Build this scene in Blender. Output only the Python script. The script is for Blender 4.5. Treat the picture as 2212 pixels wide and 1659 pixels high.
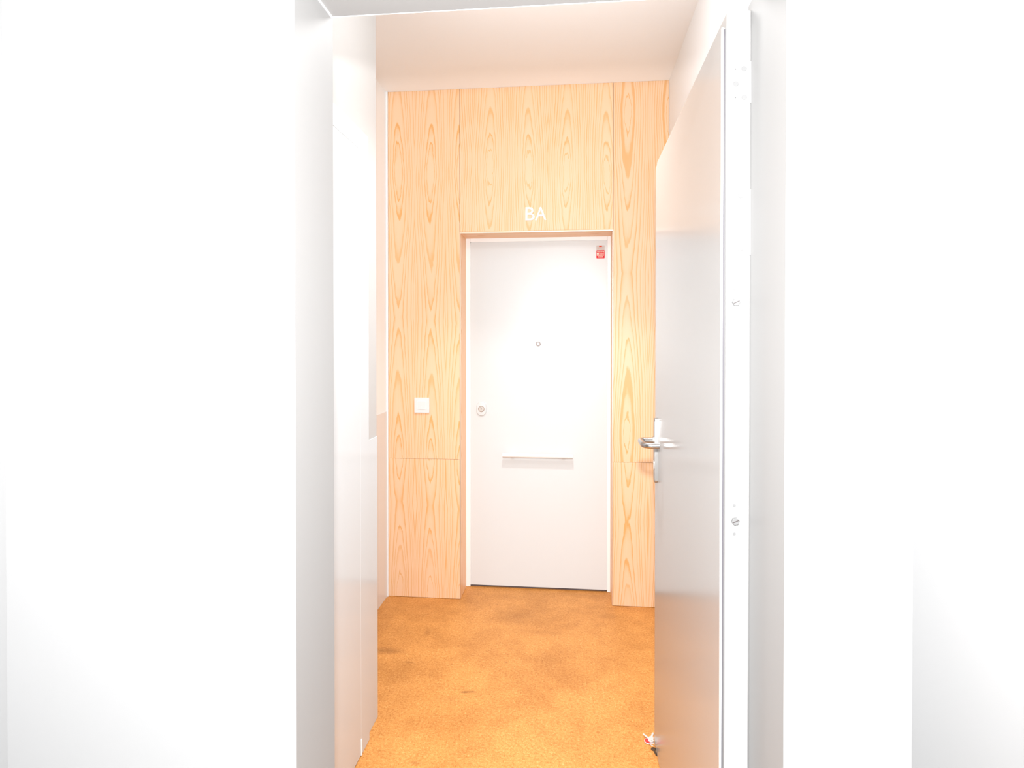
import bpy, bmesh, math, random
from mathutils import Vector, Matrix

# ------------------------------------------------------------------ scene clear
for o in list(bpy.data.objects):
    bpy.data.objects.remove(o, do_unlink=True)
SC = bpy.context.scene
COL = SC.collection
R = math.radians

# ------------------------------------------------------------------ camera
cam_d = bpy.data.cameras.new('camera')
cam = bpy.data.objects.new('camera', cam_d)
COL.objects.link(cam)
cam_d.sensor_width = 36.0
cam_d.lens = 36.0 * 1315.0 / 2212.0
cam_d.shift_y = -(829.5 - (737 + 1315 * math.tan(R(0.55)))) / 2212.0
cam_d.clip_start = 0.02
cam.location = (0, 0, 1.44)
cam.rotation_euler = (R(90 - 0.55), 0, math.atan(134 / 1315.0))
SC.camera = cam

# ------------------------------------------------------------------ world, lights, exposure
w = bpy.data.worlds.new('world')
SC.world = w
w.use_nodes = True
w.node_tree.nodes['Background'].inputs[0].default_value = (1, 1, 1, 1)
w.node_tree.nodes['Background'].inputs[1].default_value = 0.0

def light(name, kind, loc, energy, rot=(0, 0, 0), color=(1, 1, 1), **kw):
    d = bpy.data.lights.new(name, kind)
    d.energy = energy
    d.color = color
    for k, v in kw.items():
        setattr(d, k, v)
    o = bpy.data.objects.new(name, d)
    COL.objects.link(o)
    o.location = loc
    o.rotation_euler = rot
    return o

# on-camera flash: a small bright head just above the lens
light('camera_flash', 'SPOT', (0.0, 0.0, 1.665), 305, (R(90), 0, R(8)),
      spot_size=R(150), spot_blend=0.6, shadow_soft_size=0.035)
# unseen fill light added high in the room the photographer stands in
light('room_fill_light', 'AREA', (-0.25, -0.8, 2.55), 122, shape='DISK', size=0.6)
# lobby: unseen fill added behind the door head to lift the ceiling; recessed downlight
light('lobby_fill_light', 'POINT', (-0.14, 1.78, 2.52), 19, shadow_soft_size=0.12)
light('lobby_downlight', 'SPOT', (-0.15, 2.25, 2.80), 158, spot_size=R(100), spot_blend=1.0, shadow_soft_size=0.06)

SC.view_settings.view_transform = 'Standard'
SC.view_settings.look = 'None'
SC.view_settings.gamma = 1.0
SC.view_settings.use_curve_mapping = False
SC.view_settings.exposure = 0.0

# ------------------------------------------------------------------ mesh helpers
def bm_box(bm, x0, x1, y0, y1, z0, z1, bevel=0.0, seg=2):
    vs = [bm.verts.new((x, y, z)) for x in (x0, x1) for y in (y0, y1) for z in (z0, z1)]
    q = [(0, 1, 3, 2), (4, 6, 7, 5), (0, 4, 5, 1), (2, 3, 7, 6), (0, 2, 6, 4), (1, 5, 7, 3)]
    fs = [bm.faces.new([vs[i] for i in f]) for f in q]
    if bevel > 0:
        es = list({e for f in fs for e in f.edges})
        bmesh.ops.bevel(bm, geom=es, offset=bevel, segments=seg, profile=0.5, affect='EDGES')
    return bm

def bm_cyl(bm, c, axis, r, h, seg=24, r2=None):
    """cylinder from c along unit axis for length h"""
    r2 = r if r2 is None else r2
    ax = Vector(axis).normalized()
    a = ax.orthogonal().normalized()
    b = ax.cross(a)
    c = Vector(c)
    lo = [bm.verts.new(c + (a * math.cos(t) + b * math.sin(t)) * r) for t in [2 * math.pi * i / seg for i in range(seg)]]
    hi = [bm.verts.new(c + ax * h + (a * math.cos(t) + b * math.sin(t)) * r2) for t in [2 * math.pi * i / seg for i in range(seg)]]
    for i in range(seg):
        j = (i + 1) % seg
        bm.faces.new((lo[i], lo[j], hi[j], hi[i]))
    bm.faces.new(list(reversed(lo)))
    bm.faces.new(hi)
    return bm

def bm_tube(bm, pts, r, seg=16):
    pts = [Vector(p) for p in pts]
    n = len(pts)
    rings = []
    ref = None
    for i, p in enumerate(pts):
        t = (pts[min(i + 1, n - 1)] - pts[max(i - 1, 0)]).normalized()
        if ref is None:
            ref = t.orthogonal().normalized()
        ref = (ref - t * ref.dot(t)).normalized()
        b = t.cross(ref)
        rings.append([bm.verts.new(p + (ref * math.cos(2 * math.pi * k / seg) + b * math.sin(2 * math.pi * k / seg)) * r) for k in range(seg)])
    for a, b in zip(rings, rings[1:]):
        for k in range(seg):
            j = (k + 1) % seg
            bm.faces.new((a[k], a[j], b[j], b[k]))
    bm.faces.new(list(reversed(rings[0])))
    bm.faces.new(rings[-1])
    return bm

def bm_torus(bm, c, axis, R0, r, n=32, m=10):
    ax = Vector(axis).normalized()
    a = ax.orthogonal().normalized()
    b = ax.cross(a)
    c = Vector(c)
    rings = []
    for i in range(n):
        t = 2 * math.pi * i / n
        d = a * math.cos(t) + b * math.sin(t)
        rings.append([bm.verts.new(c + d * (R0 + r * math.cos(2 * math.pi * k / m)) + ax * r * math.sin(2 * math.pi * k / m)) for k in range(m)])
    for i in range(n):
        p, q = rings[i], rings[(i + 1) % n]
        for k in range(m):
            j = (k + 1) % m
            bm.faces.new((p[k], q[k], q[j], p[j]))
    return bm

def bm_prism(bm, outline, frame, depth, bevel=0.0):
    """outline: list of (u,v); frame: (origin, U, V, N); extruded along N by depth"""
    o, U, V, N = [Vector(t) for t in frame]
    a = [bm.verts.new(o + U * u + V * v) for u, v in outline]
    b = [bm.verts.new(o + U * u + V * v + N * depth) for u, v in outline]
    n = len(a)
    for i in range(n):
        j = (i + 1) % n
        bm.faces.new((a[i], a[j], b[j], b[i]))
    bm.faces.new(list(reversed(a)))
    top = bm.faces.new(b)
    if bevel > 0:
        bmesh.ops.bevel(bm, geom=list(top.edges), offset=bevel, segments=3, profile=0.5, affect='EDGES')
    return bm

def stadium(w, h, n=12):
    r = w / 2
    out = [(r * math.cos(t), h / 2 - r + r * math.sin(t)) for t in [math.pi * i / n for i in range(n + 1)]]
    out += [(-r * math.cos(t), -h / 2 + r - r * math.sin(t)) for t in [math.pi * i / n for i in range(n + 1)]]
    return out

def bm_loft(bm, outline, frame, steps):
    """stack of outlines scaled towards the centre: steps = [(depth, inset), ...]"""
    o, U, V, N = [Vector(t) for t in frame]
    hw = max(u for u, v in outline); hh = max(v for u, v in outline)
    rings = []
    for d, ins in steps:
        rings.append([bm.verts.new(o + U * u * (hw - ins) / hw + V * v * (hh - ins) / hh + N * d) for u, v in outline])
    n = len(outline)
    for a, b in zip(rings, rings[1:]):
        for i in range(n):
            j = (i + 1) % n
            bm.faces.new((a[i], a[j], b[j], b[i]))
    bm.faces.new(list(reversed(rings[0])))
    bm.faces.new(rings[-1])
    return bm

def rrect(w, h, r, n=5):
    out = []
    for cx, cy, t0 in ((w / 2 - r, h / 2 - r, 0), (-w / 2 + r, h / 2 - r, 90), (-w / 2 + r, -h / 2 + r, 180), (w / 2 - r, -h / 2 + r, 270)):
        for i in range(n + 1):
            t = R(t0 + 90 * i / n)
            out.append((cx + r * math.cos(t), cy + r * math.sin(t)))
    return out

def wloc(o):
    v = Vector(o.location)
    while o.parent:
        o = o.parent
        v += Vector(o.location)
    return v

def obj(name, bm, mat, parent=None, smooth=False, origin=None):
    """link a bmesh given in world coordinates as one mesh object"""
    bmesh.ops.recalc_face_normals(bm, faces=bm.faces)
    if smooth:
        for f in bm.faces:
            f.smooth = True
        for e in bm.edges:
            if len(e.link_faces) == 2 and e.calc_face_angle(0) > R(40):
                e.smooth = False
    xs = [v.co for v in bm.verts]
    if origin is None:
        lo = Vector([min(c[i] for c in xs) for i in range(3)])
        hi = Vector([max(c[i] for c in xs) for i in range(3)])
        origin = Vector(((lo.x + hi.x) / 2, (lo.y + hi.y) / 2, lo.z))
    origin = Vector(origin)
    bmesh.ops.translate(bm, vec=-origin, verts=bm.verts)
    me = bpy.data.meshes.new(name)
    bm.to_mesh(me)
    bm.free()
    me.materials.append(mat)
    o = bpy.data.objects.new(name, me)
    COL.objects.link(o)
    if parent is not None:
        o.parent = parent
        o.location = origin - wloc(parent)
    else:
        o.location = origin
    return o

def box(name, x0, x1, y0, y1, z0, z1, mat, parent=None, bevel=0.0):
    return obj(name, bm_box(bmesh.new(), x0, x1, y0, y1, z0, z1, bevel), mat, parent)

def empty(name, loc, parent=None):
    o = bpy.data.objects.new(name, None)
    o.empty_display_size = 0.05
    COL.objects.link(o)
    o.location = loc
    return o

def tag(o, label=None, cat=None, group=None, kind=None):
    if label: o['label'] = label
    if cat: o['category'] = cat
    if group: o['group'] = group
    if kind: o['kind'] = kind
    return o

# ------------------------------------------------------------------ materials
def new_mat(name):
    m = bpy.data.materials.new(name)
    m.use_nodes = True
    nt = m.node_tree
    return m, nt, nt.nodes['Principled BSDF']

class G:
    """tiny node graph builder"""
    def __init__(self, nt):
        self.nt = nt
    def put(self, sock, v):
        if isinstance(v, bpy.types.NodeSocket):
            self.nt.links.new(v, sock)
        else:
            sock.default_value = v
    def m(self, op, a, b=0.0, c=0.0):
        n = self.nt.nodes.new('ShaderNodeMath')
        n.operation = op
        for s, v in zip(n.inputs, (a, b, c)):
            self.put(s, v)
        return n.outputs[0]
    def xyz(self, x, y, z):
        n = self.nt.nodes.new('ShaderNodeCombineXYZ')
        for s, v in zip(n.inputs, (x, y, z)):
            self.put(s, v)
        return n.outputs[0]
    def noise(self, vec, scale=1.0, detail=2.0, rough=0.5):
        n = self.nt.nodes.new('ShaderNodeTexNoise')
        self.put(n.inputs['Vector'], vec)
        n.inputs['Scale'].default_value = scale
        n.inputs['Detail'].default_value = detail
        n.inputs['Roughness'].default_value = rough
        return n.outputs['Fac']
    def ramp(self, f, stops):
        n = self.nt.nodes.new('ShaderNodeValToRGB')
        self.put(n.inputs[0], f)
        e = n.color_ramp.elements
        while len(e) < len(stops):
            e.new(0.5)
        for el, (p, c) in zip(e, stops):
            el.position = p
            el.color = c if len(c) == 4 else (*c, 1)
        return n.outputs[0]
    def mix(self, f, a, b, mode='MIX'):
        n = self.nt.nodes.new('ShaderNodeMix')
        n.data_type = 'RGBA'
        n.blend_type = mode
        ins = [s for s in n.inputs if s.enabled] if False else n.inputs
        self.put(n.inputs[0], f)
        self.put(n.inputs[6], a if isinstance(a, bpy.types.NodeSocket) else (*a, 1))
        self.put(n.inputs[7], b if isinstance(b, bpy.types.NodeSocket) else (*b, 1))
        return n.outputs[2]
    def pos(self):
        g = self.nt.nodes.new('ShaderNodeNewGeometry')
        s = self.nt.nodes.new('ShaderNodeSeparateXYZ')
        self.nt.links.new(g.outputs['Position'], s.inputs[0])
        return g.outputs['Position'], s.outputs[0], s.outputs[1], s.outputs[2]

def bump(g, b, h, strength, dist=0.001):
    n = g.nt.nodes.new('ShaderNodeBump')
    g.put(n.inputs['Height'], h)
    n.inputs['Strength'].default_value = strength
    n.inputs['Distance'].default_value = dist
    g.nt.links.new(n.outputs[0], b.inputs['Normal'])

def paint(name, col, rough, spec=0.5, grain=0.0, gscale=120):
    m, nt, b = new_mat(name)
    g = G(nt)
    p, x, y, z = g.pos()
    n = g.noise(p, 2.5, 3)
    c = g.mix(n, tuple(v * 0.985 for v in col), col)
    nt.links.new(c, b.inputs['Base Color'])
    b.inputs['Roughness'].default_value = rough
    b.inputs['Specular IOR Level'].default_value = spec
    if grain:
        bump(g, b, g.noise(p, gscale, 3), grain, 0.0006)
    return m

def metal(name, col, rough):
    m, nt, b = new_mat(name)
    g = G(nt)
    p, x, y, z = g.pos()
    n = g.noise(g.xyz(g.m('MULTIPLY', x, 60.0), g.m('MULTIPLY', y, 60.0), g.m('MULTIPLY', z, 900.0)), 1.0, 2)
    r = g.m('MULTIPLY_ADD', n, 0.08, rough - 0.04)
    nt.links.new(r, b.inputs['Roughness'])
    b.inputs['Base Color'].default_value = (*col, 1)
    b.inputs['Metallic'].default_value = 1.0
    return m

def plain(name, col, rough=0.4, spec=0.5):
    m, nt, b = new_mat(name)
    b.inputs['Base Color'].default_value = (*col, 1)
    b.inputs['Roughness'].default_value = rough
    b.inputs['Specular IOR Level'].default_value = spec
    return m

WOOD_LIGHT = (0.73, 0.485, 0.312)
WOOD_DARK = (0.65, 0.335, 0.12)

def veneer(name, axis, xm, P, c0, centers, half, N=82, seed=0.0, horiz=False, tone=1.0, sl=0.0052):
    """book-matched flat-sawn veneer: every leaf of width P mirrors its neighbour at xm; rings are the
    level sets of the distance to a log axis that dips in and out of the cut"""
    m, nt, b = new_mat(name)
    g = G(nt)
    p, x, y, z = g.pos()
    if axis == 'x': u0, v0 = x, z
    elif axis == 'y': u0, v0 = y, z
    else: u0, v0 = y, x                      # horizontal board
    leaf = g.m('FLOOR', g.m('DIVIDE', g.m('SUBTRACT', u0, xm), P))
    t = g.m('PINGPONG', g.m('SUBTRACT', u0, xm), P)
    # slow wander of the heart line plus fine raggedness, slightly different in each leaf
    wv = g.noise(g.xyz(g.m('MULTIPLY', t, 3.0), seed, g.m('MULTIPLY', v0, 2.2)), 1.0, 2)
    u = g.m('ADD', g.m('SUBTRACT', t, P * c0), g.m('MULTIPLY', g.m('SUBTRACT', wv, 0.5), 0.03))
    drift = g.m('MULTIPLY', leaf, 0.018)
    dz = g.m('PINGPONG', g.m('ADD', g.m('SUBTRACT', v0, centers), drift), half)
    s = g.m('SUBTRACT', g.m('SQRT', g.m('ADD', g.m('MULTIPLY', dz, dz), 0.004)), 0.055)
    jag = g.noise(g.xyz(g.m('MULTIPLY', t, 60.0), g.m('MULTIPLY_ADD', leaf, 0.25, seed + 3.0), g.m('MULTIPLY', v0, 14.0)), 1.0, 3)
    s = g.m('ADD', s, g.m('MULTIPLY', g.m('SUBTRACT', jag, 0.5), 0.10))
    r = g.m('SQRT', g.m('MAXIMUM', g.m('ADD', g.m('MULTIPLY', u, u), g.m('MULTIPLY', s, sl)), 0.0))
    # uneven ring widths
    un = g.noise(g.xyz(g.m('MULTIPLY', r, 38.0), seed + 8.0, 0.0), 1.0, 1)
    ph = g.m('ADD', g.m('MULTIPLY', r, N), g.m('MULTIPLY', un, 2.2))
    fr = g.m('FRACT', ph)
    idx = g.m('FLOOR', ph)
    wn = nt.nodes.new('ShaderNodeTexWhiteNoise')
    wn.noise_dimensions = '1D'
    nt.links.new(g.m('ADD', idx, seed), wn.inputs['W'])
    st = g.m('MULTIPLY_ADD', wn.outputs['Value'], 0.5, 0.6)
    st = g.m('MULTIPLY', st, g.m('GREATER_THAN', r, 0.018))
    line = g.ramp(fr, [(0.0, (0, 0, 0)), (0.40, (0.04, 0.04, 0.04)), (0.70, (0.30, 0.30, 0.30)), (0.84, (0.95, 0.95, 0.95)), (0.93, (0.95, 0.95, 0.95)), (1.0, (0, 0, 0))])
    amt = g.m('MULTIPLY', line, st)
    # fine pores
    fib = g.noise(g.xyz(g.m('MULTIPLY', u0, 420.0), seed, g.m('MULTIPLY', v0, 7.0)), 1.0, 3)
    amt = g.m('ADD', amt, g.m('MULTIPLY', g.m('SUBTRACT', fib, 0.5), 0.35))
    slow = g.noise(g.xyz(g.m('MULTIPLY', u0, 5.0), seed + 2.0, g.m('MULTIPLY', v0, 1.6)), 1.0, 2)
    amt = g.m('ADD', amt, g.m('MULTIPLY', g.m('SUBTRACT', slow, 0.5), 0.35))
    amt = g.m('MINIMUM', g.m('MAXIMUM', amt, 0.0), 1.0)
    c = g.mix(amt, tuple(v * tone for v in WOOD_LIGHT), tuple(v * tone for v in WOOD_DARK))
    nt.links.new(c, b.inputs['Base Color'])
    b.inputs['Roughness'].default_value = 0.42
    b.inputs['Specular IOR Level'].default_value = 0.35
    bump(g, b, fib, 0.05, 0.0004)
    return m

M = {}
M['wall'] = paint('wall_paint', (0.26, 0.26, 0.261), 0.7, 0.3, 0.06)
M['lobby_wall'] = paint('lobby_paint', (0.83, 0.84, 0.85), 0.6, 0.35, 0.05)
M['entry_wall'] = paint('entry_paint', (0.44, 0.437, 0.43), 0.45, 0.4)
M['ceiling'] = paint('ceiling_paint', (0.90, 0.90, 0.90), 0.8, 0.2, 0.05)
M['gloss'] = paint('gloss_white', (0.54, 0.56, 0.575), 0.12, 0.35)
M['dado'] = paint('gloss_dado', (0.68, 0.68, 0.68), 0.25, 0.5)
M['steel_paint'] = paint('door_paint', (0.35, 0.347, 0.343), 0.2, 0.55)
M['jamb'] = paint('jamb_paint', (0.262, 0.260, 0.258), 0.55, 0.3)
M['room_floor'] = paint('room_floor_vinyl', (0.80, 0.795, 0.79), 0.45, 0.4)
M['frame_paint'] = paint('frame_paint', (0.74, 0.74, 0.74), 0.35, 0.5)
M['white_door'] = paint('white_lacquer', (0.585, 0.605, 0.615), 0.3, 0.45)
M['plastic'] = paint('switch_plastic', (0.64, 0.64, 0.635), 0.3, 0.5)
M['letter'] = paint('letter_white', (0.92, 0.92, 0.92), 0.4, 0.4)
M['steel'] = metal('brushed_steel', (0.40, 0.39, 0.38), 0.42)
M['lock_rim'] = plain('lock_rim', (0.34, 0.25, 0.20), 0.35)
M['peep'] = plain('peephole_rim', (0.27, 0.225, 0.21), 0.35)
M['lock_face'] = plain('lock_face', (0.50, 0.48, 0.46), 0.3)
M['chrome'] = metal('chrome', (0.43, 0.42, 0.41), 0.24)
M['zinc'] = metal('zinc', (0.80, 0.80, 0.79), 0.35)
M['alu'] = metal('aluminium_trim', (0.74, 0.62, 0.50), 0.36)
M['gasket'] = plain('grey_gasket', (0.085, 0.08, 0.09), 0.6, 0.2)
M['rubber'] = plain('seal_rubber', (0.10, 0.09, 0.10), 0.6)
M['screw'] = plain('painted_screw', (0.145, 0.145, 0.145), 0.45, 0.3)
M['stamp'] = plain('stamp', (0.20, 0.20, 0.205), 0.5, 0.3)
M['hole'] = plain('screw_hole', (0.10, 0.10, 0.10), 0.6, 0.2)
M['dark'] = plain('dark_slot', (0.05, 0.04, 0.04), 0.6)
M['red'] = plain('red_print', (0.60, 0.022, 0.032), 0.5, 0.15)
M['red_plastic'] = plain('red_plastic', (0.62, 0.03, 0.035), 0.3)
M['red_dot'] = plain('orange_red', (0.60, 0.05, 0.01), 0.5, 0.15)
M['paper'] = plain('sticker_paper', (0.50, 0.45, 0.43), 0.5, 0.2)
M['print'] = plain('print_white', (0.72, 0.68, 0.58), 0.5, 0.2)
M['pink'] = plain('print_pink', (0.60, 0.26, 0.23), 0.5, 0.2)
M['key_dark'] = metal('dark_key', (0.16, 0.14, 0.12), 0.35)
M['nickel'] = plain('nickel', (0.50, 0.47, 0.45), 0.35, 0.5)
M['brass'] = metal('brass', (0.75, 0.62, 0.38), 0.3)

def floor_mat():
    m, nt, b = new_mat('cork_floor')
    g = G(nt)
    p, x, y, z = g.pos()
    big = g.noise(p, 3.2, 4, 0.6)
    mid = g.noise(p, 14.0, 4, 0.6)
    fine = g.noise(p, 210.0, 3, 0.7)
    fib = g.noise(p, 95.0, 4, 0.65)
    f = g.m('ADD', g.m('MULTIPLY', fine, 0.55), g.m('MULTIPLY', fib, 0.45))
    c = g.ramp(f, [(0.32, (0.40, 0.14, 0.024)), (0.46, (0.64, 0.275, 0.068)), (0.55, (0.75, 0.355, 0.10)), (0.67, (0.88, 0.52, 0.21))])
    mot = g.ramp(g.m('MULTIPLY_ADD', big, 0.65, g.m('MULTIPLY', mid, 0.35)), [(0.38, (0.78, 0.74, 0.68)), (0.58, (1.0, 1.0, 1.0))])
    c = g.mix(1.0, c, mot, 'MULTIPLY')
    c = g.mix(1.0, c, (0.82, 0.80, 0.80), 'MULTIPLY')
    # worn, dirty spots
    wob = g.m('MULTIPLY', g.m('SUBTRACT', g.noise(p, 26.0, 3), 0.5), 0.12)
    for (sx, sy, rx, ry, k) in ((-0.865, 2.745, 0.115, 0.042, 0.60), (-0.735, 2.655, 0.035, 0.012, 0.5), (-0.305, 3.145, 0.20, 0.12, 0.26),
                                (-0.443, 2.452, 0.030, 0.011, 0.8), (-0.415, 2.458, 0.022, 0.010, 0.8), (-0.50, 2.398, 0.10, 0.05, 0.22),
                                (-0.72, 2.94, 0.022, 0.05, 0.4), (-0.30, 2.70, 0.012, 0.010, 0.5), (0.20, 3.2, 0.12, 0.06, 0.2),
                                (-0.85, 3.20, 0.16, 0.12, 0.18), (-0.54, 2.02, 0.03, 0.015, 0.5), (0.05, 3.46, 0.3, 0.04, 0.15), (-0.2, 3.0, 0.3, 0.03, 0.12)):
        dx = g.m('DIVIDE', g.m('SUBTRACT', x, sx), rx)
        dy = g.m('DIVIDE', g.m('SUBTRACT', y, sy), ry)
        d = g.m('SQRT', g.m('ADD', g.m('MULTIPLY', dx, dx), g.m('MULTIPLY', dy, dy)))
        d = g.m('ADD', d, g.m('MULTIPLY', wob, 6.0))
        a = g.m('MULTIPLY', g.m('SUBTRACT', 1.0, g.m('MINIMUM', g.m('MAXIMUM', d, 0.0), 1.0)), k)
        c = g.mix(a, c, (0.20, 0.075, 0.018))
    # stray dark grit and pale fibres
    vor = nt.nodes.new('ShaderNodeTexVoronoi')
    nt.links.new(p, vor.inputs['Vector'])
    vor.inputs['Scale'].default_value = 26.0
    grit = g.m('LESS_THAN', vor.outputs['Distance'], 0.045)
    c = g.mix(g.m('MULTIPLY', grit, 0.5), c, (0.22, 0.08, 0.02))
    nt.links.new(c, b.inputs['Base Color'])
    b.inputs['Roughness'].default_value = 0.5
    b.inputs['Specular IOR Level'].default_value = 0.3
    bump(g, b, f, 0.25, 0.001)
    return m
M['floor'] = floor_mat()

# ------------------------------------------------------------------ dimensions (metres)
YW, YD = 3.337, 3.513          # wood wall plane, far door plane
CZ = 2.836                     # lobby ceiling
XLN, XLF, XR = -0.750, -1.050, 0.506
Y0, Y1 = 1.020, 1.188          # near wall, room side and lobby side
OX0, OX1, OZ = -0.486, 0.3395, 2.0935   # doorway opening
RX0, RX1, RYB, RZ = -1.043, 0.534, -3.20, 2.60   # photographer's room

S = lambda o: tag(o, kind='structure')
# floor and ceilings
S(box('floor', RX0 - 0.12, RX1 + 0.15, Y1 - 0.06, YD + 0.25, -0.10, 0.0, M['floor']))
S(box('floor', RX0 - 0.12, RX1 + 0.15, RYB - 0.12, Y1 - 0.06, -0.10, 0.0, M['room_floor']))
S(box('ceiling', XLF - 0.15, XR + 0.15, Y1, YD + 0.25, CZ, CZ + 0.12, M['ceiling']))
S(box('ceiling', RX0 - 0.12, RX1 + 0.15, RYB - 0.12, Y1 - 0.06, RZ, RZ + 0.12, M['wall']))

# near wall with the doorway
bm = bmesh.new()
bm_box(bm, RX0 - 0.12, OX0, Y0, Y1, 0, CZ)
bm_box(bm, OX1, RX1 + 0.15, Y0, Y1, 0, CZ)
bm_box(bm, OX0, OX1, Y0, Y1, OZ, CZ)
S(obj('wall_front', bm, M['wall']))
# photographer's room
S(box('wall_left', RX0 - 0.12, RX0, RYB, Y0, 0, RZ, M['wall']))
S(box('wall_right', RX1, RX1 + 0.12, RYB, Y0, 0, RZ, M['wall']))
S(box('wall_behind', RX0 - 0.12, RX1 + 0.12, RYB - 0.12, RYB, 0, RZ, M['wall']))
# lobby walls
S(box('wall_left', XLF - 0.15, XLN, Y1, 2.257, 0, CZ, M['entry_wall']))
wlf = S(box('wall_left', XLF - 0.15, XLF, 2.257, YD + 0.25, 0, CZ, M['lobby_wall']))
S(box('wall_right', XR, XR + 0.12, Y1, YD + 0.25, 0, CZ, M['lobby_wall']))
# smooth dado panels on the left walls
S(box('trim_1', XLF, XLF + 0.004, 2.262, YW - 0.012, 0.0, 1.045, M['dado'], None, 0.001))
S(box('trim_2', XLN, XLN + 0.003, 2.125, 2.256, 0.0, 1.078, M['gloss'], None, 0.001))
# white bead between the left wall and the veneer
S(box('trim_3', XLF, XLF + 0.011, YW - 0.010, YW, 0.0, CZ, M['frame_paint'], None, 0.002))

# ------------------------------------------------------------------ veneered end wall
DX0, DX1, DZ = -0.632, 0.211, 2.046       # door recess
wb = S(box('wall_back', XLF - 0.12, XR + 0.12, YW + 0.018, YW + 0.022, DZ + 0.05, CZ, M['dark']))
bm = bmesh.new()
bm_box(bm, XLF - 0.12, DX0 - 0.012, YW + 0.018, YD + 0.25, 0, CZ)
bm_box(bm, DX1 + 0.012, XR + 0.12, YW + 0.018, YD + 0.25, 0, CZ)
bm_box(bm, DX0 - 0.012, DX1 + 0.012, YW + 0.018, YD + 0.25, DZ + 0.012, CZ)
bm_box(bm, DX0 - 0.012, DX1 + 0.012, YD + 0.07, YD + 0.25, 0, DZ + 0.012)
me = bpy.data.meshes.new('wall_back')
bmesh.ops.recalc_face_normals(bm, faces=bm.faces)
bmesh.ops.translate(bm, vec=-Vector(wb.location), verts=bm.verts)
bm.to_mesh(me); bm.free()
me.materials.append(M['lobby_wall'])
wb.data = me
gp = 0.0006
def panel(x0, x1, z0, z1, mat, by=YW):
    return box('panel', x0, x1, by, YW + 0.018, z0, z1, mat, wb, 0.0005)
JL, JR = 0.781, 0.784
vw_left = veneer('veneer_left', 'x', -0.888, 0.176, 0.53, 2.375, 0.82, seed=1.3)
vw_left2 = veneer('veneer_left_low', 'x', -0.888, 0.176, 0.5, 0.02, 0.50, seed=5.1, N=90)
vw_mid = veneer('veneer_middle', 'x', -0.355, 0.211, 0.5, 2.375, 0.9, seed=2.2, N=98)
vw_right = veneer('veneer_right', 'x', 0.398, 0.23, 0.48, 0.93, 0.86, seed=7.7, tone=0.95)
vw_right2 = veneer('veneer_right_low', 'x', 0.398, 0.23, 0.48, 1.10, 0.66, seed=9.4, tone=0.95)
panel(XLF + 0.011, DX0 - gp, JL + gp, CZ - 0.0004, vw_left)
panel(XLF + 0.011, DX0 - gp, 0.002, JL - gp, vw_left2)
panel(DX0 + gp, DX1 - gp, DZ + 0.001, CZ - 0.0003, vw_mid, YW - 0.0008)
panel(DX1 + gp, XR - 0.002, JR + gp, CZ - 0.0004, vw_right)
panel(DX1 + gp, XR - 0.002, 0.002, JR - gp, vw_right2)
# recess lining: two cheeks and the head
vr = veneer('veneer_cheek', 'y', 3.2, 0.35, 0.5, 1.2, 1.2, seed=4.4, tone=1.22)
vh = veneer('veneer_head', 'h', 3.2, 0.35, 0.6, -0.2, 0.5, seed=6.1, tone=1.22)
box('lining', DX0 - 0.012, DX0 + 0.004, YW + 0.003, YD + 0.01, 0.002, DZ, vr, wb)
box('lining', DX1 - 0.004, DX1 + 0.012, YW + 0.003, YD + 0.01, 0.002, DZ, vr, wb)
box('lining', DX0 + 0.004, DX1 - 0.004, YW + 0.003, YD + 0.01, DZ - 0.008, DZ + 0.012, vh, wb)
# metal corner beads round the recess
for x0, x1 in ((DX0 + 0.0006, DX0 + 0.0045), (DX1 - 0.0045, DX1 - 0.0006)):
    box('corner_bead', x0, x1, YW - 0.0008, YW + 0.004, 0.002, DZ - 0.0082, M['alu'], wb)
box('corner_bead', DX0 + 0.0006, DX1 - 0.0006, YW - 0.0008, YW + 0.004, DZ - 0.0082, DZ - 0.0040, M['alu'], wb)

# ------------------------------------------------------------------ far white door
d2 = empty('door_2', ((DX0 + DX1) / 2, YD, 0))
tag(d2, kind='structure')
FX0, FX1, FZ = DX0 + 0.0035, DX1 - 0.0035, DZ - 0.0075
LX0, LX1, LZ = -0.603, 0.189, 2.017
bm = bmesh.new()
bm_box(bm, FX0, LX0, YD, YD + 0.06, 0.001, FZ, 0.0015)
bm_box(bm, LX1, FX1, YD, YD + 0.06, 0.001, FZ, 0.0015)
bm_box(bm, LX0, LX1, YD, YD + 0.06, LZ, FZ, 0.0015)
# rebate behind the thin joint round the leaf
bm_box(bm, LX0 - 0.001, LX0 + 0.004, YD + 0.0042, YD + 0.01, 0.012, LZ)
bm_box(bm, LX1 - 0.004, LX1 + 0.001, YD + 0.0042, YD + 0.01, 0.012, LZ)
bm_box(bm, LX0, LX1, YD + 0.0042, YD + 0.01, LZ - 0.004, LZ + 0.001)
obj('door_frame', bm, M['frame_paint'], d2)
bm = bm_box(bmesh.new(), LX0 + 0.0014, LX1 - 0.0014, YD + 0.0022, YD + 0.050, 0.012, LZ - 0.0014, 0.0015, 2)
obj('door_leaf', bm, M['white_door'], d2)
box('threshold', FX0 + 0.022, FX1 - 0.022, YD + 0.016, YD + 0.07, 0.001, 0.010, M['rubber'], d2)
# peephole: rim, lens, slotted cover
yl = YD + 0.0022
pc = Vector((-0.206, yl, 1.424))
ph = obj('peephole', bm_cyl(bmesh.new(), pc, (0, -1, 0), 0.0145, 0.004, 32, 0.0125), M['peep'], d2, True)
obj('peephole_lens', bm_cyl(bmesh.new(), pc + Vector((0, -0.004, 0)), (0, -1, 0), 0.0075, 0.0015, 24, 0.005), M['letter'], ph, True)
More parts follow.
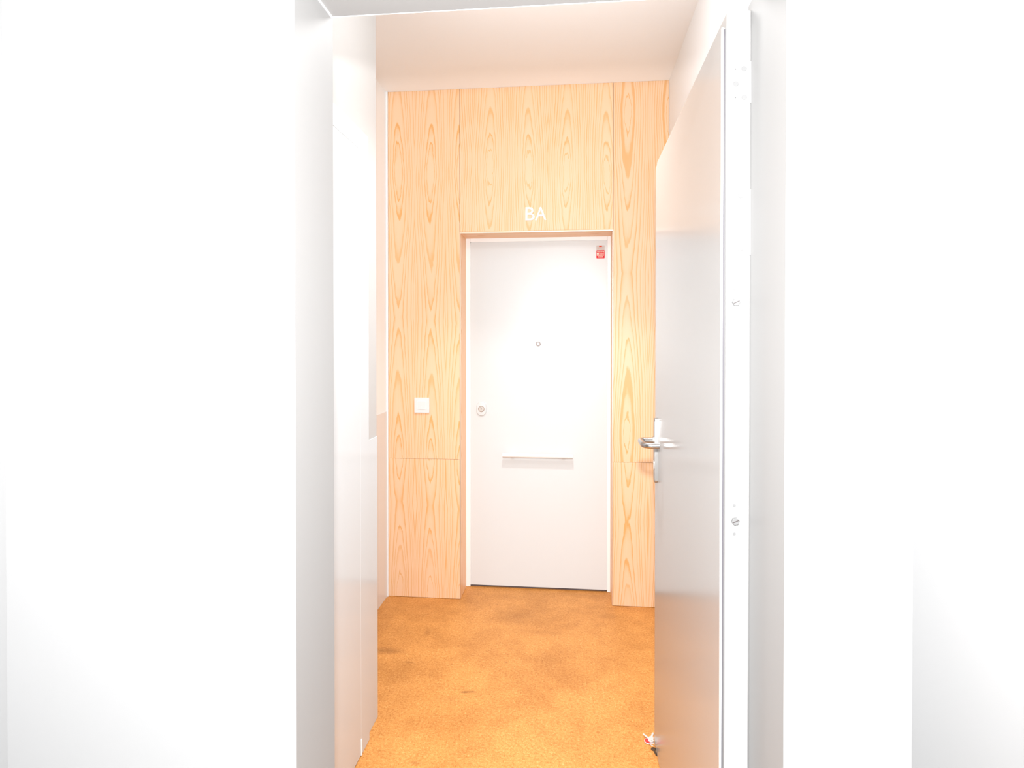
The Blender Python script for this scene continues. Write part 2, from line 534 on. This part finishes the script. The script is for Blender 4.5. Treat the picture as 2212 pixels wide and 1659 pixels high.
# lock: oval escutcheon, ring, cylinder, key slot
lc = Vector((-0.537, yl, 1.046))
fr = lambda c: (c, Vector((1, 0, 0)), Vector((0, 0, 1)), Vector((0, -1, 0)))
esc = obj('lock_escutcheon', bm_loft(bmesh.new(), stadium(0.057, 0.082, 16), fr(lc), [(0, 0), (0.005, 0), (0.0075, 0.0008), (0.0087, 0.0022), (0.009, 0.004)]), M['white_door'], d2, True)
obj('lock_ring', bm_torus(bmesh.new(), lc + Vector((0, -0.009, -0.001)), (0, 1, 0), 0.0172, 0.0013, 40, 8), M['lock_rim'], esc, True)
obj('lock_cylinder', bm_cyl(bmesh.new(), lc + Vector((0, -0.008, -0.001)), (0, -1, 0), 0.0165, 0.003, 32, 0.015), M['lock_face'], esc, True)
bm = bm_box(bmesh.new(), -0.0012, 0.0012, -0.0006, 0.0006, -0.0075, 0.0075)
bmesh.ops.rotate(bm, matrix=Matrix.Rotation(R(-28), 3, 'Y'), verts=bm.verts)
bmesh.ops.translate(bm, vec=lc + Vector((-0.001, -0.0112, 0.003)), verts=bm.verts)
obj('key_slot', bm, M['dark'], esc)
# pull bar
pb = obj('pull_bar', bm_tube(bmesh.new(), [(-0.409, yl - 0.034, 0.782), (-0.407, yl - 0.034, 0.782), (-0.008, yl - 0.034, 0.782), (-0.006, yl - 0.034, 0.782)], 0.0125, 20), M['frame_paint'], d2, True)
for x in (-0.352, -0.062):
    obj('bar_mount', bm_cyl(bmesh.new(), (x, yl, 0.784), (0, -1, 0), 0.009, 0.030, 20), M['frame_paint'], pb, True)

# ------------------------------------------------------------------ text helper
def text_bm(s, height, width, frame, depth, offset=0.0):
    cu = bpy.data.curves.new('txt', 'FONT')
    cu.body = s
    cu.extrude = 0.0
    cu.offset = offset
    cu.resolution_u = 6
    ob = bpy.data.objects.new('txt', cu)
    COL.objects.link(ob)
    bpy.context.view_layer.update()
    me = bpy.data.meshes.new_from_object(ob.evaluated_get(bpy.context.evaluated_depsgraph_get()))
    bpy.data.objects.remove(ob, do_unlink=True)
    bm = bmesh.new()
    bm.from_mesh(me)
    bpy.data.meshes.remove(me)
    xs = [v.co.x for v in bm.verts]; ys = [v.co.y for v in bm.verts]
    x0, x1, y0, y1 = min(xs), max(xs), min(ys), max(ys)
    o, U, V, N = [Vector(t) for t in frame]
    ext = bmesh.ops.extrude_face_region(bm, geom=list(bm.faces))
    moved = {v for v in ext['geom'] if isinstance(v, bmesh.types.BMVert)}
    for v in bm.verts:
        a = (v.co.x - x0) / (x1 - x0) * width
        c = (v.co.y - y0) / (y1 - y0) * height
        v.co = o + U * a + V * c + N * (depth if v in moved else 0.0)
    return bm

EX, EZ, NY = Vector((1, 0, 0)), Vector((0, 0, 1)), Vector((0, -1, 0))
# the two letters over the door
lb = obj('letter', text_bm('B', 0.0715, 0.050, (Vector((-0.2655, YW - 0.0008, 2.1015)), EX, EZ, NY), 0.006, 0.0), M['letter'])
tag(lb, 'white raised letter B on the wood panel above the far door', 'letter', 'letters over the far door')
la = obj('letter', text_bm('A', 0.0715, 0.0605, (Vector((-0.2120, YW - 0.0008, 2.1015)), EX, EZ, NY), 0.006, 0.0), M['letter'])
tag(la, 'white raised letter A on the wood panel above the far door', 'letter', 'letters over the far door')

# ------------------------------------------------------------------ alarm sticker on the far door
sx0, sx1, sz0, sz1 = 0.1265, 0.1735, 1.913, 1.987
sy = yl
st = empty('alarm_sticker', ((sx0 + sx1) / 2, sy, sz0))
tag(st, 'small red and pale alarm warning sticker in top right corner of white door', 'sticker')
sc = Vector(((sx0 + sx1) / 2, sy, (sz0 + sz1) / 2))
obj('backing', bm_prism(bmesh.new(), rrect(sx1 - sx0, sz1 - sz0, 0.003), fr(sc), 0.0006), M['paper'], st)
zr = sz0 + 0.0455
cr = Vector(((sx0 + sx1) / 2, sy - 0.0006, (sz0 + zr) / 2))
rf = obj('red_field', bm_prism(bmesh.new(), rrect(sx1 - sx0, zr - sz0, 0.003), fr(cr), 0.0004), M['red'], st)
fy = sy - 0.0010
bt = lambda s, h, x, z, wd, par, mat, off=0.012: obj('lettering', text_bm(s, h, wd, (Vector((x, fy, z)), EX, EZ, NY), 0.0003, off), mat, par)
bt('Alarme', 0.0085, sx0 + 0.0028, sz0 + 0.0345, 0.0415, rf, M['print'], 0.008)
box('print_block', sx0 + 0.003, sx0 + 0.0135, fy - 0.0003, fy, sz0 + 0.0215, sz0 + 0.0318, M['print'], rf)
def strip(x0, x1, z, h, seed):
    """one line of print too small to read: a row of word-long dashes"""
    rnd = random.Random(seed)
    bm = bmesh.new()
    x = x0
    while x < x1 - 0.001:
        wd = min(rnd.uniform(0.003, 0.008), x1 - x)
        bm_box(bm, x, x + wd, fy - 0.0003, fy, z, z + h)
        x += wd + 0.0010
    return obj('print_line', bm, M['print'], rf)
strip(sx0 + 0.0165, sx1 - 0.003, sz0 + 0.0287, 0.0022, 1)
strip(sx0 + 0.0165, sx1 - 0.003, sz0 + 0.0228, 0.0026, 2)
strip(sx0 + 0.003, sx1 - 0.003, sz0 + 0.0152, 0.0034, 3)
strip(sx0 + 0.008, sx1 - 0.008, sz0 + 0.0085, 0.0030, 4)
strip(sx0 + 0.011, sx1 - 0.011, sz0 + 0.0048, 0.0015, 5)
emb = box('emblem', sx0 + 0.0150, sx0 + 0.0315, sy - 0.0010, sy - 0.0006, sz1 - 0.0088, sz1 - 0.0015, M['red_dot'], st)
swash = [(sx0 + 0.0080, sz1 - 0.0175), (sx0 + 0.0095, sz1 - 0.0150), (sx0 + 0.0115, sz1 - 0.0180), (sx0 + 0.0095, sz1 - 0.0215), (sx0 + 0.0075, sz1 - 0.0222),
         (sx0 + 0.0130, sz1 - 0.0195), (sx0 + 0.0185, sz1 - 0.0195), (sx0 + 0.0250, sz1 - 0.0180), (sx0 + 0.0310, sz1 - 0.0150), (sx0 + 0.0370, sz1 - 0.0105)]
obj('signature', bm_tube(bmesh.new(), [(a, sy - 0.0007, b) for a, b in swash], 0.0006, 6), M['pink'], st)

# ------------------------------------------------------------------ light switch
sw = empty('light_switch', (-0.8455, YW, 1.040))
tag(sw, 'square white light switch on the wood panel left of far door', 'switch')
c = Vector((-0.8455, YW, 1.082))
obj('switch_plate', bm_prism(bmesh.new(), rrect(0.084, 0.084, 0.002), fr(c), 0.009, 0.0015), M['plastic'], sw)
c2 = c + Vector((0.0, -0.009, 0.0))
bm = bmesh.new()
o_ = rrect(0.050, 0.050, 0.0015)
obj('switch_surround', bm_prism(bm, o_, fr(c2), 0.0008), M['frame_paint'], sw)
rk = obj('rocker', bm_prism(bmesh.new(), rrect(0.0455, 0.0455, 0.0015), fr(c2 + Vector((0, -0.0008, 0))), 0.0024, 0.001), M['plastic'], sw)
obj('indicator', bm_cyl(bmesh.new(), c2 + Vector((0.0, -0.0032, -0.008)), (0, -1, 0), 0.0014, 0.0005, 12), M['frame_paint'], rk)

# ------------------------------------------------------------------ open steel door, hinged on the right
DXI, DXS, DXB = 0.287, 0.2928, 0.3378      # inner face, flange face, back face
d1 = empty('door_1', (0.312, 1.7, 0))
tag(d1, kind='structure')
bm = bm_box(bmesh.new(), DXS, DXB, 1.215, 2.212, 0.010, 2.077, 0.0028, 1)
slab = obj('door_leaf', bm, M['steel_paint'], d1)
bm = bm_box(bmesh.new(), DXI, DXS + 0.004, 1.236, 2.200, 0.008, 2.055, 0.0012)
obj('door_face', bm, M['steel_paint'], d1)
box('door_seal', DXI + 0.0024, DXS + 0.001, 1.2325, 1.237, 0.012, 2.050, M['gasket'], d1)
box('edge_strip', DXI - 0.0002, DXI + 0.0028, 1.230, 1.2365, 0.010, 2.053, M['frame_paint'], d1)
def screw(x, z, r, y, mat, par, name='screw'):
    bm = bm_cyl(bmesh.new(), (x, y, z), (0, -1, 0), r, 0.0008, 20, r * 0.85)
    return obj(name, bm, mat, par, True)
YE = 1.215
hp = box('hinge_plate', DXS + 0.006, DXB + 0.0001, YE - 0.0012, YE + 0.001, 1.898, 1.977, M['steel_paint'], d1, 0.0004)
for x, z in ((0.3245, 1.9635), (0.3095, 1.9350), (0.3250, 1.9090)):
    screw(x, z, 0.0052, YE - 0.0012, M['screw'], hp)
for x, z in ((0.3085, 1.9635), (0.3085, 1.9090)):
    screw(x, z, 0.0016, YE - 0.0012, M['hole'], hp, 'hole')
hp = box('hinge_plate', DXS + 0.018, DXB + 0.0001, YE - 0.0012, YE + 0.001, 1.606, 1.733, M['steel_paint'], d1, 0.0004)
for z in (1.7205, 1.6180):
    screw(0.319, z, 0.0052, YE - 0.0012, M['screw'], hp)
def stud(zc, ang, up, dn):
    hexa = [(0.0078 * math.cos(R(60 * i + ang)), 0.0078 * math.sin(R(60 * i + ang))) for i in range(6)]
    c = Vector((0.311, YE, zc))
    b = obj('security_bolt', bm_prism(bmesh.new(), hexa, fr(c), 0.006, 0.0012), M['screw'], d1)
    bm = bm_box(bmesh.new(), -0.0062, 0.0062, -0.0003, 0.0003, -0.0008, 0.0008)
    bmesh.ops.rotate(bm, matrix=Matrix.Rotation(R(-25), 3, 'Y'), verts=bm.verts)
    bmesh.ops.translate(bm, vec=c + Vector((0, -0.0062, 0)), verts=bm.verts)
    obj('slot', bm, M['dark'], b)
    for z in (up, dn):
        screw(0.3095, z, 0.0032, YE, M['screw'], d1)
    box('stamp', 0.3245, 0.3325, YE - 0.0003, YE + 0.001, zc - 0.005, zc + 0.006, M['stamp'] if zc < 1.3 else M['steel_paint'], d1)
stud(1.515, 0, 1.541, 1.488)
stud(1.0915, 12, 1.1210, 1.0660)

# lever handle set on the visible face
px = DXI
pl_y = 2.150
frx = lambda c: (c, Vector((0, 1, 0)), Vector((0, 0, 1)), Vector((-1, 0, 0)))
plate = obj('handle_plate', bm_prism(bmesh.new(), rrect(0.038, 0.222, 0.010), frx(Vector((px, pl_y, 1.062))), 0.010, 0.003), M['steel'], d1, True)
# U-shaped lever: neck, grip towards the hinge, return to the door
def arc(c, a, b, r, n=8):
    """quarter bend at corner c between unit directions a (incoming from) and b (outgoing to)"""
    c, a, b = Vector(c), Vector(a), Vector(b)
    o = c + a * r + b * r
    return [o - b * r * math.cos(t) - a * r * math.sin(t) for t in [math.pi / 2 * i / n for i in range(n + 1)]]
hz = 1.096
gx = px - 0.058
A_, B_ = (gx, 2.150, hz), (gx, 2.035, hz)
path = [Vector((px - 0.008, 2.150, hz))]
path += arc(A_, (1, 0, 0), (0, -1, 0), 0.016)
path += arc(B_, (0, 1, 0), (1, 0, 0), 0.026)
path += [Vector((px - 0.008, 2.035, hz))]
lever = obj('lever', bm_tube(bmesh.new(), path, 0.0098, 20), M['chrome'], plate, True)
obj('lever_collar', bm_cyl(bmesh.new(), (px - 0.009, 2.150, hz), (-1, 0, 0), 0.0125, 0.006, 24), M['steel'], plate, True)
obj('lock_cylinder', bm_prism(bmesh.new(), stadium(0.017, 0.033, 10), frx(Vector((px - 0.009, pl_y, 1.010))), 0.003), M['zinc'], plate, True)

# steel door frame in the opening
frm = empty('door_frame', ((OX0 + OX1) / 2, Y1, 0))
tag(frm, kind='structure')
frm.name = 'trim_4'
box('jamb', OX0 - 0.001, OX0 + 0.0015, Y0 - 0.0005, Y1 + 0.002, 0, OZ, M['jamb'], frm)
box('jamb', OX1 - 0.0015, OX1 + 0.004, Y0 - 0.0005, 1.236, 0, OZ, M['jamb'], frm)
box('head_lining', OX0, OX1, Y0 - 0.0005, Y1 - 0.0012, OZ - 0.0015, OZ + 0.001, M['jamb'], frm)
box('head', OX0, OX1, Y1 - 0.0012, Y1 + 0.002, OZ - 0.002, OZ + 0.002, M['frame_paint'], frm, 0.0008)
bm = bm_box(bmesh.new(), OX0 - 0.001, OX0 + 0.003, Y0 + 0.02, Y1 - 0.0012, OZ - 0.0055, OZ + 0.001, 0.001)
obj('seam_bead', bm, M['frame_paint'], frm)

# ------------------------------------------------------------------ cupboard door on the left lobby wall
d3 = empty('door_3', (XLN, 1.7, 0))
tag(d3, kind='structure')
CX = -0.733
bm = bm_box(bmesh.new(), XLN, CX, 2.0345, 2.121, 0.002, 2.170, 0.001)
bm_box(bm, XLN, CX, 1.200, 2.0345, 2.100, 2.170, 0.001)
obj('door_frame', bm, M['gloss'], d3)
obj('door_leaf', bm_box(bmesh.new(), XLN, CX + 0.0005, 1.205, 2.0330, 0.006, 2.0985, 0.001), M['gloss'], d3)
for z0, z1 in ((2.098, 2.168), (0.004, 0.06)):
    box('hinge', CX - 0.002, CX + 0.0035, 2.031, 2.0375, z0, z1, M['frame_paint'], d3, 0.0008)

# ------------------------------------------------------------------ keys on the floor against the open door
kr = empty('key_ring', (0.268, 2.20, 0.0))
tag(kr, 'bunch of keys with a red tag on the floor against the open door', 'keys')
FZ0 = 0.0
def key(cx, cy, cz, ang, L, rb, mat, tilt=0.0):
    """round bow with a hole, blade with teeth; lies flat and points along ang"""
    bm = bmesh.new()
    n = 24
    t = 0.0022
    out, inn = [], []
    for z in (0.0, t):
        out.append([bm.verts.new((rb * math.cos(2 * math.pi * i / n), rb * math.sin(2 * math.pi * i / n), z)) for i in range(n)])
        inn.append([bm.verts.new((-rb * 0.45 + rb * 0.25 * math.cos(2 * math.pi * i / n), rb * 0.25 * math.sin(2 * math.pi * i / n), z)) for i in range(n)])
    for i in range(n):
        j = (i + 1) % n
        bm.faces.new((out[0][i], out[0][j], out[1][j], out[1][i]))
        bm.faces.new((inn[0][j], inn[0][i], inn[1][i], inn[1][j]))
        for k in (0, 1):
            bm.faces.new((out[k][i], out[k][j], inn[k][j], inn[k][i]))
    h = 0.0036
    prof = [(rb * 0.9, -h), (rb * 0.9, h), (rb + L, h), (rb + L + 0.003, 0.0)]
    x = rb + L
    k = 0
    while x > rb + 0.006:
        prof.append((x, -h if k % 2 else -h * 0.45))
        x -= 0.003
        k += 1
    bm_prism(bm, prof, (Vector((0, 0, 0.0002)), Vector((1, 0, 0)), Vector((0, 1, 0)), Vector((0, 0, 1))), t - 0.0004)
    bmesh.ops.rotate(bm, matrix=Matrix.Rotation(tilt, 3, 'Y'), verts=bm.verts)
    bmesh.ops.rotate(bm, matrix=Matrix.Rotation(ang, 3, 'Z'), verts=bm.verts)
    bmesh.ops.translate(bm, vec=(cx, cy, cz), verts=bm.verts)
    return obj('key', bm, mat, kr)
# red tag: disc in a metal rim
tg = obj('tag', bm_cyl(bmesh.new(), (0.2690, 2.212, 0.0010), (0, 0, 1), 0.0145, 0.0035, 32), M['red_plastic'], kr, True)
obj('tag_rim', bm_torus(bmesh.new(), (0.2690, 2.212, 0.0028), (0, 0, 1), 0.0150, 0.0018, 40, 8), M['nickel'], tg, True)
tag(tg, 'red plastic tag')
key(0.2755, 2.212, 0.0060, R(128), 0.026, 0.0100, M['nickel'], R(-4))
key(0.2800, 2.172, 0.0008, R(-78), 0.024, 0.0090, M['key_dark'])
key(0.2795, 2.232, 0.0012, R(70), 0.022, 0.0085, M['nickel'])
obj('split_ring', bm_torus(bmesh.new(), (0.2785, 2.192, 0.0055), (0.25, 0.2, 1), 0.0105, 0.0009, 32, 6), M['zinc'], kr, True)
